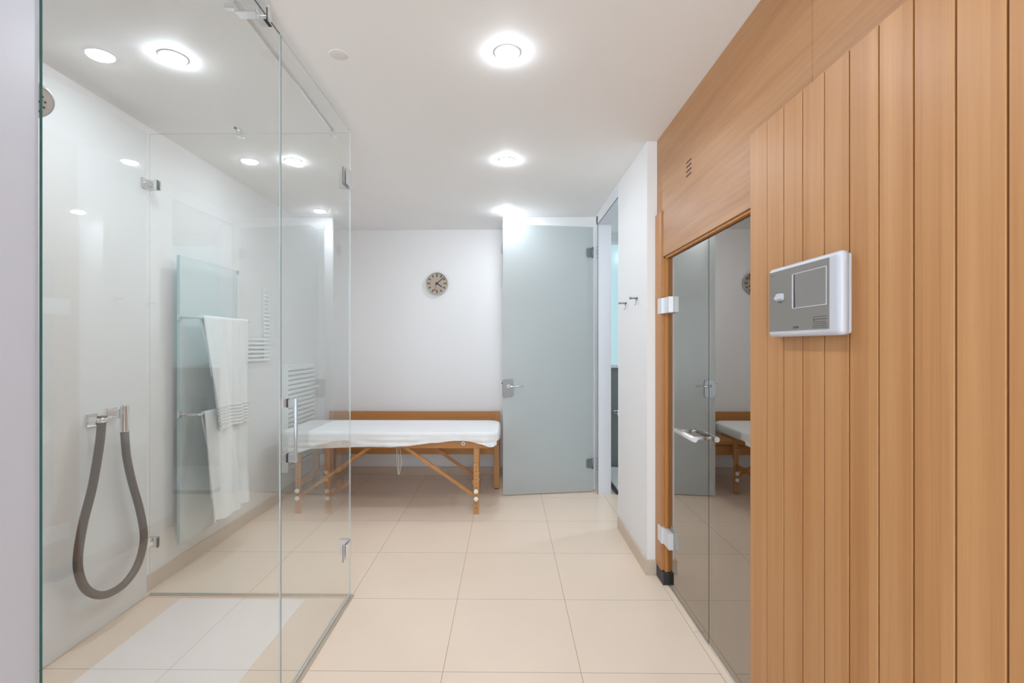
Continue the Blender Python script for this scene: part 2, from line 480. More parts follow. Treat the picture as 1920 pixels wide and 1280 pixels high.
dbox(lock, DL - 0.012, DL + 0.003, -0.020, 0.012, 0.932, 1.096)
lk = lock.build('lock_case', M_lock, d1)
dbox(MB(), DL + 0.003, DL + 0.012, -0.010, -0.002, 1.055, 1.068).build('latch', M_dark, lk)
hz = 1.036
hb = MB(); hb.tube([dpt(DL - 0.052, 0.010, hz), dpt(DL - 0.052, 0.036, hz), dpt(DL - 0.056, 0.050, hz), dpt(DL - 0.068, 0.055, hz), dpt(DL - 0.185, 0.055, hz)], 0.008)
hb.lathe([(0, 0.0), (0.018, 0.0), (0.018, 0.006), (0, 0.006)], dpt(DL - 0.052, 0.012, hz), axis=dn)
hb.build('handle', M_chrome, d1)
for z0 in (2.269, 0.237):
    h = dbox(MB(), 0.018, 0.068, 0.0, 0.012, z0, z0 + 0.088)
    bmesh.ops.bevel(h.bm, geom=[e for e in h.bm.edges if abs((e.verts[0].co - e.verts[1].co).normalized().dot(dn)) > 0.9], offset=0.01, segments=3, affect='EDGES')
    dbox(h, 0.006, 0.020, -0.002, 0.014, z0 - 0.003, z0 + 0.091)
    h.tube([dpt(0.008, 0.012, z0 - 0.008), dpt(0.008, 0.012, z0 + 0.096)], 0.008, 12)
    ho = h.build('hinge', M_lock, d1)
    for k in range(4):
        for j in range(2):
            MB().lathe([(0, 0), (0.0035, 0), (0.0035, 0.002), (0, 0.002)], (0.8615, 4.612 + 0.018 * j + 0.006 * (k % 2), z0 - 0.012 + 0.036 * k), axis=(-1, 0, 0), n=8).build('screw', M_dark, ho)

# ------------------------------------------------------------------ SHOWER ENCLOSURE
sh = thing('shower_enclosure', 'frameless clear glass shower enclosure with a hinged door, on the left', 'shower enclosure', (GX, 1.8, 0))
G0, G1 = GX - 0.006, GX
fp = MB().pane((G0, 0.906, 0.012), (G1, 1.869, 2.634), 0, 1)
for f in fp.bm.faces:
    if f.normal.y > 0.9: f.material_index = 2
fp = fp.build('fixed_glass_panel', [M_glass, M_edge, M_pedge], sh)
dr = MB().pane((G0, 1.8735, 0.014), (G1, 2.706, 2.634), 0, 1).build('glass_door', [M_glass, M_pedge], sh)
rt = MB().pane((-2.036, 2.713, 0.012), (GX - 0.004, 2.719, 2.622), 1, 1).build('return_glass_panel', [M_glass, M_pedge], sh)
tag(fp, 'fixed clear glass panel with a dark green edge')
bx((GX - 0.0035, 1.8715, 0.014), (GX + 0.0003, 1.8733, 2.632)).build('door_seal', paint('grey_seal', (0.10, 0.12, 0.12), 0.4), dr)
# floor profiles
pr = MB(); pr.box((GX - 0.021, 0.906, 0), (GX + 0.016, 2.722, 0.006), 0.0015); pr.box((GX - 0.005, 0.906, 0.006), (GX - 0.001, 2.722, 0.012))
pr.build('floor_profile', M_alu, sh)
bx((-2.034, 2.703, 0), (GX - 0.02, 2.729, 0.008), 0.0015).build('floor_profile', M_alu, sh)
# door handle: square D handles back to back through the glass
hd = MB()
for s_ in (1, -1):
    x0 = GX if s_ > 0 else G0
    x1 = x0 + s_ * (0.026 if s_ > 0 else 0.014)
    for z0, z1 in ((1.170, 1.203), (0.948, 0.981)):
        hd.box((x0, 1.930, z0), (x1, 1.942, z1), 0.001)
    if s_ > 0: hd.box((x1 - s_ * 0.002, 1.928, 0.946), (x1 + s_ * 0.008, 1.944, 1.205), 0.0015)
hd.build('handle', M_chrome, dr)
for z0, z1 in ((1.170, 1.203), (0.948, 0.981)): bx((GX - 0.0075, 1.929, z0 - 0.001), (GX + 0.0015, 1.943, z1 + 0.001)).build('gasket', M_dark, dr)
# glass-to-glass hinges at the corner
for zc in (2.352, 0.28):
    h = MB()
    h.box((GX, 2.625, zc - 0.045), (GX + 0.008, 2.708, zc + 0.045), 0.0015)
    h.box((GX - 0.014, 2.625, zc - 0.045), (GX - 0.006, 2.706, zc + 0.045), 0.0015)
    h.box((GX - 0.066, 2.703, zc - 0.045), (GX - 0.006, 2.713, zc + 0.045), 0.0015)
    h.box((GX - 0.066, 2.719, zc - 0.045), (GX - 0.006, 2.727, zc + 0.045), 0.0015)
    h.build('hinge', M_chrome, dr)
    q = MB(); q.box((GX - 0.018, 2.622, zc - 0.047), (GX - 0.0145, 2.628, zc + 0.047)); q.box((GX - 0.018, 2.622, zc - 0.050), (GX - 0.012, 2.706, zc - 0.0455))
    q.build('hinge_gasket', M_dark, dr)
# wall clamps of the return panel
for zc in (2.329, 0.303):
    h = MB()
    h.box((-2.038, 2.698, zc - 0.028), (-1.982, 2.712, zc + 0.028), 0.002)
    h.box((-2.038, 2.720, zc - 0.028), (-1.982, 2.732, zc + 0.028), 0.002)
    h.box((-2.0395, 2.655, zc - 0.028), (-2.032, 2.712, zc + 0.028), 0.002)
    h.lathe([(0, 0), (0.006, 0), (0.006, 0.003), (0, 0.003)], (-2.032, 2.674, zc), axis=(1, 0, 0), n=12)
    h.build('wall_clamp', M_chrome, rt)
    bx((-1.983, 2.699, zc - 0.029), (-1.9795, 2.711, zc + 0.026)).build('clamp_gasket', M_dark, rt)
# stabiliser bar with its bracket and clamps
sb = MB().tube([(-0.965, 1.70, 2.640), (-0.975, 2.10, 2.640), (-0.990, 2.705, 2.640)], 0.0085).build('stabiliser_bar', M_bar, sh)
bk = MB()
bk.box((-1.035, 1.742, 2.650), (-0.985, 1.764, 2.668), 0.002)
bk.box((-0.990, 1.730, 2.628), (-0.905, 1.775, 2.668), 0.003)
bk.box((-0.915, 1.735, 2.615), (GX + 0.012, 1.772, 2.672), 0.002)
bk.build('bar_bracket', M_chrome, sb)
q = MB(); q.box((GX + 0.0122, 1.732, 2.60), (GX + 0.0145, 1.738, 2.645)); q.box((GX + 0.0005, 1.735, 2.60), (GX + 0.0125, 1.775, 2.6025))
q.build('bracket_gasket', M_dark, sb)
cl = MB(); cl.box((-1.004, 2.700, 2.600), (-0.978, 2.735, 2.652), 0.002); cl.build('bar_clamp', M_chrome, sb)
cl = MB(); cl.box((-1.535, 2.700, 2.602), (-1.507, 2.735, 2.650), 0.002); cl.tube([(-1.521, 2.70, 2.634), (-1.521, 2.672, 2.634)], 0.0085)
co = cl.build('edge_clamp', M_chrome, rt)
MB().lathe([(0, 0), (0.0075, 0), (0.0075, 0.001), (0, 0.001)], (-1.521, 2.672, 2.634), axis=(0, -1, 0), n=16).build('screw_cap', paint('dark_red_cap', (0.16, 0.07, 0.07), 0.4), rt)

# ------------------------------------------------------------------ shower head on its arm
t = thing('overhead_shower', 'round chrome shower head behind the fixed glass panel, top left', 'shower head', (-1.30, 0.906, 2.13))
a = MB(); a.tube([(-1.30, 0.906, 2.16), (-1.30, 1.05, 2.165), (-1.302, 1.16, 2.16), (-1.302, 1.235, 2.135), (-1.302, 1.262, 2.122)], 0.011)
a.lathe([(0, 0), (0.028, 0), (0.028, 0.006), (0.014, 0.012)], (-1.30, 0.906, 2.16), axis=(0, 1, 0))
a.build('arm', M_chrome, t)
ax = Vector((0.50, -0.30, -0.80)).normalized(); hc = Vector((-1.298, 1.28, 2.088))
hd_ = MB().lathe([(0, -0.035), (0.013, -0.035), (0.016, -0.022), (0.040, -0.014), (0.056, -0.005), (0.060, 0.004), (0.058, 0.010), (0.052, 0.012), (0, 0.012)], hc, axis=ax).build('spray_plate', paint('satin_chrome', (0.62, 0.64, 0.65), 0.3, 0.7), t)
u_ = ax.orthogonal().normalized(); v_ = ax.cross(u_)
for rr, n_ in ((0.012, 6), (0.026, 10), (0.038, 14)):
    for k in range(n_):
        an = 2 * pi * k / n_
        MB().lathe([(0.003, 0), (0.0025, 0.003), (0, 0.003)], hc + ax * 0.012 + (u_ * cos(an) + v_ * sin(an)) * rr, axis=ax, n=8).build('nozzle', M_dark, hd_)

# ------------------------------------------------------------------ Kneipp hose on the shower wall
t = thing('wall_hose', 'thick brown-grey hose hanging in a loop from chrome holders on shower wall', 'hose', (-2.04, 2.39, 0.19))
ctrl = [(2.325, 1.075), (2.318, 1.062), (2.306, 0.948), (2.266, 0.753), (2.215, 0.594), (2.188, 0.458), (2.193, 0.369), (2.226, 0.285), (2.288, 0.222), (2.365, 0.190),
        (2.465, 0.195), (2.548, 0.255), (2.588, 0.371), (2.563, 0.523), (2.503, 0.712), (2.467, 0.86), (2.456, 0.978)]
pts = []
for i in range(1, len(ctrl) - 2):
    p0, p1, p2, p3 = ctrl[i - 1], ctrl[i], ctrl[i + 1], ctrl[i + 2]
    for k in range(6):
        s_ = k / 6
        q = [0.5 * ((2 * p1[j]) + (-p0[j] + p2[j]) * s_ + (2 * p0[j] - 5 * p1[j] + 4 * p2[j] - p3[j]) * s_ ** 2 + (-p0[j] + 3 * p1[j] - 3 * p2[j] + p3[j]) * s_ ** 3) for j in range(2)]
        pts.append((-1.972, q[0], q[1]))
pts.append((-1.972, *ctrl[-2])); pts.append((-1.972, *ctrl[-1]))
MB().tube(pts, 0.0185, 20).build('hose', M_hose, t)
h = MB()
h.box((-2.04, 2.300, 1.020), (-2.030, 2.362, 1.085), 0.002)
h.box((-2.031, 2.306, 1.058), (-1.955, 2.330, 1.070), 0.002); h.box((-2.031, 2.306, 1.034), (-1.992, 2.330, 1.046), 0.002)
h.lathe([(0.019, 0), (0.022, 0), (0.022, 0.022), (0.019, 0.022)], (-1.972, 2.318, 1.045))
h.build('wall_outlet', M_chrome, t)
MB().lathe([(0, 0.014), (0.0200, 0.014), (0.0200, -0.02), (0, -0.02)], (-1.972, 2.318, 1.062)).build('hose_end', M_hose, t)
h = MB()
h.box((-2.04, 2.420, 1.040), (-2.031, 2.482, 1.100), 0.002)
h.box((-2.032, 2.436, 1.084), (-1.990, 2.462, 1.094), 0.002); h.box((-2.032, 2.436, 1.046), (-1.990, 2.462, 1.056), 0.002); h.box((-1.992, 2.436, 1.046), (-1.984, 2.462, 1.094), 0.001)
h.build('hose_holder', M_chrome, t)
MB().lathe([(0.0, 0), (0.0195, 0), (0.0200, 0.004), (0.0185, 0.13), (0.0195, 0.138), (0.015, 0.138), (0.013, 0.10), (0, 0.10)], (-1.972, 2.456, 0.976)).build('nozzle', M_chrome, t)

# ------------------------------------------------------------------ glass radiator with rails, towels over them
t = thing('glass_radiator', 'tall pale glass panel radiator with towel rails on the left wall', 'radiator', (-2.0, 3.23, 0.2))
MB().pane((-2.018, 2.915, 0.203), (-2.0, 3.54, 1.97), 0, 1).build('glass_panel', [M_rglass, paint('aqua_glass_edge', (0.45, 0.62, 0.63), 0.1, spec=0.7)], t)
bx((-2.036, 2.945, 0.26), (-2.019, 3.51, 1.92), 0.004).build('heating_panel', M_white, t)
for z in (0.45, 1.72):
    for y in (3.05, 3.40): bx((-2.0795, y - 0.015, z - 0.03), (-2.028, y + 0.015, z + 0.03), 0.003).build('wall_bracket', M_white, t)
for zr in (1.590, 0.995):
    r_ = MB(); xb = -1.882
    r_.tube([(-2.0, 2.923, zr), (xb - 0.012, 2.923, zr), (xb - 0.003, 2.927, zr), (xb, 2.937, zr), (xb, 3.46, zr), (xb - 0.003, 3.478, zr), (xb - 0.012, 3.482, zr), (-2.0, 3.482, zr)], 0.0085, 14)
    r_.box((-2.012, 2.905, zr - 0.018), (-1.996, 2.930, zr + 0.018), 0.002)
    r_.box((-2.0, 3.474, zr - 0.018), (-1.992, 3.492, zr + 0.018), 0.002)
    ro = r_.build('towel_rail', M_chrome if zr < 1.2 else M_pedge, t)
bx((-2.000, 3.534, 1.945), (-1.990, 3.545, 1.972), 0.001).build('edge_clip', M_steel, t)

def towel(name, label, zr, y0, y1, z_front, z_back, seed, hem=True, slant=0.03, taper=0.09, r=0.0125):
    rnd = random.Random(seed); ph = [rnd.uniform(0, 6.3) for _ in range(6)]
    xb = -1.882
    Lf, Lb = zr - z_front, zr - z_back
    arc = pi * r; tot = Lb + arc + Lf
    mb = MB()
    def fn(u, v):
        s_ = v * tot
        if s_ < Lb: x, z, d = xb - r, zr - (Lb - s_), (Lb - s_) / Lf * 1.0
        elif s_ < Lb + arc:
            a_ = (s_ - Lb) / r; x, z, d = xb - r * cos(a_), zr + r * sin(a_), 0
        else: x, z, d = xb + r, zr - (s_ - Lb - arc), (s_ - Lb - arc) / Lf
        w0, w1 = y0 + taper * d ** 1.1, y1 - 0.01 * d
        y = w0 + (w1 - w0) * u
        front = 1 if s_ > Lb + arc / 2 else 0
        if not front: y += 0.045 * min(1, d * 3) * (1 - u)
        fold = sin(u * 9 + ph[0] + d * 0.8) * 0.015 + sin(u * 21 + ph[1] - d * 1.5) * 0.013 + sin(u * 37 + ph[2]) * 0.003
        x += fold * min(1, d * 1.6) * (1 if front else 0.5) + (0.030 * d if front else 0.014 * d)
        if hem and front:
            hz_ = (z - z_front)
            if 0.012 < hz_ < 0.145:
                x += 0.003 * max(0, sin(hz_ / 0.0215 * 2 * pi)) + 0.0006
        if front: z += slant * (1 - u) * -0.3 * d + 0.006 * sin(u * 7 + ph[3]) * d
        x += 0.0006 * sin(u * 260 + v * 310) 
        return (x, y, z)
    mb.grid(fn, 56, 220)
    o = mb.build(name, M_terry_band if hem else M_terry, None, off=(xb, (y0 + y1) / 2, zr), recalc=True)
    solidify(o, 0.007)
    tag(o, label, 'towel', None)
    return o
towel('towel', 'white towel with a ribbed striped hem, over the radiator\'s upper rail', 1.590, 2.945, 3.452, 0.885, 1.22, 3)
towel('towel', 'plain white towel hanging lower, partly behind the striped towel', 0.995, 2.955, 3.445, 0.31, 0.44, 11, hem=False, taper=0.05, r=0.0125)

# ------------------------------------------------------------------ finned radiator and slats standing in for a reflection, left wall
t = thing('finned_radiator', 'low white radiator with horizontal fins on left wall behind massage table', 'radiator', (-2.08, 4.73, 0.25))
bx((-2.0795, 4.41, 0.25), (-2.045, 5.05, 1.235), 0.004).build('back_panel', M_white, t)
f_ = MB()
nf = 22
for k in range(nf):
    z0 = 0.262 + k * (0.965 / nf)
    f_.box((-2.046, 4.418, z0), (-2.020, 5.045, z0 + 0.033), 0.006)
f_.build('fins', M_white, t)
bx((-2.0795, 4.403, 0.245), (-2.018, 4.415, 1.245), 0.003).build('side_cover', M_white, t)
t = thing('reflection_slats', 'white slats imitating a glass reflection, on the left wall beside the hanging towels', 'reflection stand-in', (-2.08, 3.93, 1.29))  # slats added to imitate the bright stripes of a glass reflection
for k in range(6): bx((-2.062, 3.66, 1.290 + k * 0.034), (-2.052, 4.135, 1.308 + k * 0.034), 0.002).build('reflection_slat', M_reflection_slat, t)
for k in range(12): bx((-2.062, 4.045, 1.496 + k * 0.034), (-2.052, 4.135, 1.512 + k * 0.034), 0.002).build('reflection_slat', M_reflection_slat, t)
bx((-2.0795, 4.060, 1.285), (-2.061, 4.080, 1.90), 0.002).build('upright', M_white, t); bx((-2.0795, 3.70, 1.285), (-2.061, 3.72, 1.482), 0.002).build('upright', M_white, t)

# ------------------------------------------------------------------ CLOCK
ck = thing('wall_clock', 'round steel-rimmed wall clock with a tan dial', 'clock', (-0.768, 5.27, 2.093))
C0 = Vector((-0.768, 5.27, 2.093)); K = (0, -1, 0)
MB().lathe([(0, 0), (0.118, 0), (0.121, 0.006), (0.1225, 0.020), (0.1225, 0.036), (0.120, 0.042), (0.1155, 0.043), (0.113, 0.038), (0.1125, 0.030)], C0, K, 64).build('case', M_steel, ck)
dl = MB().lathe([(0, 0.030), (0.1128, 0.030)], C0, K, 64).build('dial', M_dial, ck)
def cbar(mb, ang, r0, r1, wd, dep0, dep1, w2=None):
    a_ = radians(ang); dr_ = Vector((sin(a_), 0, cos(a_))); pr_ = Vector((cos(a_), 0, -sin(a_))); w2 = wd if w2 is None else w2
    base = C0 + Vector((0, -dep0, 0))
    mb.prism([base + dr_ * r0 - pr_ * wd / 2, base + dr_ * r0 + pr_ * wd / 2, base + dr_ * r1 + pr_ * w2 / 2, base + dr_ * r1 - pr_ * w2 / 2], (0, -(dep1 - dep0), 0))
for k in range(12):
    mk = MB(); cbar(mk, 30 * k, 0.078 if k % 3 else 0.072, 0.105, 0.0105, 0.030, 0.0306)
    mk.build('hour_mark', M_ink, dl)
hh = MB(); cbar(hh, 124, -0.018, 0.068, 0.0125, 0.0315, 0.0325, 0.010); hh.build('hour_hand', M_ink, ck)
hh = MB(); cbar(hh, 48, -0.022, 0.102, 0.0100, 0.0330, 0.0340, 0.007); hh.build('minute_hand', M_ink, ck)
hh = MB(); cbar(hh, 197, -0.028, 0.072, 0.0022, 0.0345, 0.0352)
a_ = radians(197); hh.lathe([(0, 0), (0.0085, 0), (0.0085, 0.0008), (0, 0.0008)], C0 + Vector((sin(a_) * 0.075, -0.0345, cos(a_) * 0.075)), K, 20); hh.build('second_hand', M_red, ck)
MB().lathe([(0, 0.030), (0.007, 0.030), (0.007, 0.037), (0, 0.037)], C0, K, 20).build('hub', M_ink, ck)

t = thing('round_wall_vent', 'small round dark disc on the recess side wall, seen edge-on', 'vent', (-0.043, 4.95, 2.40))
MB().lathe([(0, 0), (0.056, 0), (0.054, 0.010), (0.040, 0.016), (0, 0.018)], (-0.043, 4.93, 2.398), (-1, 0, 0), 32).build('cap', M_steel, t)

# ------------------------------------------------------------------ coat hooks on the right wall
def hook(y, z, x1, label):
    t_ = thing('coat_hook', label, 'hook', (0.869, y, z), 'chrome coat hooks on the white wall')
    bx((0.863, y - 0.012, z - 0.016), (0.869, y + 0.012, z + 0.010), 0.001).build('wall_plate', M_chrome, t_)
    k_ = MB(); k_.tube([(0.864, y, z), (x1, y, z)], 0.006, 12); k_.lathe([(0, 0), (0.009, 0), (0.009, 0.004), (0, 0.004)], (x1, y, z), (-1, 0, 0), 16)
    k_.tube([(0.855, y, z - 0.004), (0.853, y, z - 0.040), (0.846, y, z - 0.046)], 0.003, 8)
    k_.build('peg', M_lock, t_)
hook(3.497, 1.725, 0.812, 'small chrome coat hook, the one nearer the doorway')
hook(3.204, 1.732, 0.816, 'small chrome coat hook, the one nearer the sauna door')

# ------------------------------------------------------------------ side room fittings
t = thing('shower_tray', 'white shower tray with a dark rim, on side room floor', 'shower tray', (1.5, 5.0, 0))
def rrect(x0, y0, x1, y1, r, n=6):
    o_ = []
    for cx_, cy_, a0 in ((x1 - r, y1 - r, 0), (x0 + r, y1 - r, 90), (x0 + r, y0 + r, 180), (x1 - r, y0 + r, 270)):
        for k in range(n + 1):
            a_ = radians(a0 + 90 * k / n); o_.append((cx_ + r * cos(a_), cy_ + r * sin(a_)))
    return o_
MB().prism([(x, y, 0) for x, y in rrect(1.035, 4.56, 1.95, 5.45, 0.06)], (0, 0, 0.030)).build('rim', M_dark, t)
MB().prism([(x, y, 0.030) for x, y in rrect(1.055, 4.58, 1.93, 5.44, 0.05)], (0, 0, 0.018)).build('tray', M_bowl, t)
t = thing('wall_tap', 'small chrome tap on the grey tiled side room wall', 'tap', (1.24, 5.5, 0.66))
k_ = MB(); k_.lathe([(0, 0), (0.028, 0), (0.028, 0.008), (0.015, 0.012)], (1.24, 5.5, 0.66), (0, -1, 0), 20); k_.tube([(1.24, 5.49, 0.66), (1.24, 5.38, 0.66), (1.24, 5.36, 0.64)], 0.012, 12)
k_.build('spout', M_chrome, t)
bx((1.20, 5.44, 0.675), (1.28, 5.455, 0.69), 0.002).build('lever', M_chrome, t)

# ------------------------------------------------------------------ BENCH
b = thing('wooden_bench', 'beech bench with a slatted seat against back wall behind massage table', 'bench', (-1.0, 4.98, 0))
XL, XR, YF, YB = -1.93, -0.078, 4.742, 5.235
for x0 in (XL, XR - 0.056):
    for lg_, y0 in ((bx((x0, YF, 0.012), (x0 + 0.056, YF + 0.056, 0.437), 0.003).build('leg', M_beechz, b), YF),
                    (bx((x0, YB - 0.05, 0.012), (x0 + 0.056, YB, 0.706), 0.003).build('leg', M_beechz, b), YB - 0.05)):
        bx((x0 + 0.010, y0 + 0.010, 0), (x0 + 0.046, y0 + 0.045, 0.013), 0.002).build('foot', M_dark, lg_)
bx((XL + 0.056, YB - 0.045, 0.50), (XR - 0.056, YB - 0.018, 0.706), 0.003).build('backrest', M_beechx, b)
bx((XL + 0.056, YF + 0.012, 0.341), (XR - 0.056, YF + 0.036, 0.432), 0.003).build('front_rail', M_beechx, b)
bx((XL + 0.056, YB - 0.045, 0.341), (XR - 0.056, YB - 0.018, 0.432), 0.003).build('rear_rail', M_beechx, b)
for x0 in (XL + 0.014, XR - 0.042): bx((x0, YF + 0.056, 0.345), (x0 + 0.026, YB - 0.05, 0.43), 0.003).build('side_rail', M_beechx, b)
for k in range(6):
    y0 = YF - 0.002 + k * 0.077
    bx((XL + 0.002 if 0 < k < 5 else XL, y0, 0.4375), (XR, y0 + 0.056, 0.458), 0.004).build('seat_slat', M_beechx, b)

# ------------------------------------------------------------------ MASSAGE TABLE
mt = thing('massage_table', 'folding massage table with wooden legs and grey padded top', 'massage table', (-1.0, 4.36, 0))
TX0, TX1, TY0, TY1 = -1.925, -0.062, 4.035, 4.690
def rounded_slab(mb, x0, y0, x1, y1, z0, z1, r, e):
    o0 = rrect(x0, y0, x1, y1, r, 8)
    cx_, cy_ = (x0 + x1) / 2, (y0 + y1) / 2
    def ring(ins, z):
        return [mb.bm.verts.new((x - ins * (1 if x > cx_ else -1) * min(1, abs(x - cx_) * 20), y - ins * (1 if y > cy_ else -1) * min(1, abs(y - cy_) * 20), z)) for x, y in o0]
    prof = [(e, z0)] + [(e - e * sin(a), z0 + e - e * cos(a)) for a in (pi / 6, pi / 3, pi / 2)] + [(e - e * cos(a), z1 - e + e * sin(a)) for a in (pi / 6, pi / 3, pi / 2)]
    rs = [ring(i_, z_) for i_, z_ in prof]
    n = len(o0); fs = []
    for a_, b_ in zip(rs, rs[1:]):
        for j in range(n):
            f = mb.bm.faces.new((a_[j], a_[(j + 1) % n], b_[(j + 1) % n], b_[j])); f.smooth = True
    mb.bm.faces.new(rs[0][::-1]); mb.bm.faces.new(rs[-1])
    return mb
rounded_slab(MB(), TX0, TY0, TX1, TY1, 0.612, 0.683, 0.11, 0.018).build('padded_top', M_vinyl, mt)
fm = MB()
fm.box((TX0 + 0.10, TY0 + 0.012, 0.552), (TX1 - 0.10, TY0 + 0.034, 0.612), 0.002); fm.box((TX0 + 0.10, TY1 - 0.034, 0.552), (TX1 - 0.10, TY1 - 0.012, 0.612), 0.002)
fm.box((TX0 + 0.10, TY0 + 0.034, 0.552), (TX0 + 0.122, TY1 - 0.034, 0.612)); fm.box((TX1 - 0.122, TY0 + 0.034, 0.552), (TX1 - 0.10, TY1 - 0.034, 0.612))
fm.box((-1.004, TY0 + 0.034, 0.552), (-0.982, TY1 - 0.034, 0.612))
fm.build('top_frame', M_beechx, mt)
for xc0, sg in ((-0.262, -1), (-1.766, 1)):
    for yc in (4.050, 4.640):
        xc = xc0 + (0.024 * sg if yc > 4.3 else 0)
        l_ = MB()
        l_.box((xc - 0.022, yc + 0.004, 0.33), (xc + 0.022, yc + 0.022, 0.555), 0.002)
        l_.box((xc - 0.022, yc - 0.014, 0.0), (xc + 0.022, yc + 0.004, 0.43), 0.002)
        lo = l_.build('leg', M_beechz, mt)
        for q in range(11):
            z = 0.055 + q * 0.034
            if min(abs(z - 0.196), abs(z - 0.134)) < 0.015: continue
            MB().lathe([(0, 0), (0.0042, 0), (0.0042, 0.0006), (0, 0.0006)], (xc, yc - 0.014, z), (0, -1, 0), 10).build('adjustment_hole', M_dark, lo)
        for z in (0.196, 0.134):
            kn = MB()
            kn.lathe([(0, 0), (0.008, 0), (0.008, 0.006), (0.017, 0.008), (0.0185, 0.012), (0.0185, 0.020), (0.015, 0.024), (0, 0.025)], (xc, yc - 0.014, z), (0, -1, 0), 20)
            kn.build('knob', M_white, lo)
        # diagonal brace, two pieces joined by a folding plate
        a0 = Vector((xc + sg * 0.020, yc + 0.010, 0.150)); a1 = Vector((xc + sg * 0.60, yc + 0.010, 0.556))
        if yc > 4.3: a0.z = 0.145
        dv = (a1 - a0).normalized(); up_ = Vector((-dv.z, 0, dv.x)) * 0.013
        br_ = MB().prism([a0 - up_, a1 - up_, a1 + up_, a0 + up_], (0, 0.018, 0))
        mid = a0 + (a1 - a0) * 0.56
        br_.prism([mid - dv * 0.03 - up_ * 1.5, mid + dv * 0.03 - up_ * 1.5, mid + dv * 0.03 + up_, mid - dv * 0.03 + up_], (0, -0.004, 0))
        br_.build('brace', M_beechx, mt)
    bx((xc - 0.010, 4.062, 0.24), (xc + 0.010, 4.64, 0.28), 0.002).build('stretcher', M_beechx, mt)
cd = MB()
cd.tube([(-0.970, 4.2, 0.56), (-0.968, 4.2, 0.42), (-0.955, 4.2, 0.30), (-0.950, 4.2, 0.288), (-0.944, 4.2, 0.30), (-0.925, 4.2, 0.40), (-0.945, 4.2, 0.56)], 0.0022, 6)
cd.tube([(-0.965, 4.22, 0.56), (-0.952, 4.21, 0.40), (-0.950, 4.205, 0.289)], 0.0018, 6)
cd.build('cord_loop', M_white, mt)
rg = MB()
rr = [(-0.368 + 0.012 * cos(a), 4.020, 0.598 + 0.012 * sin(a)) for a in [2 * pi * k / 16 for k in range(17)]]
rg.tube(rr, 0.003, 8); rg.build('ring', M_white, mt)

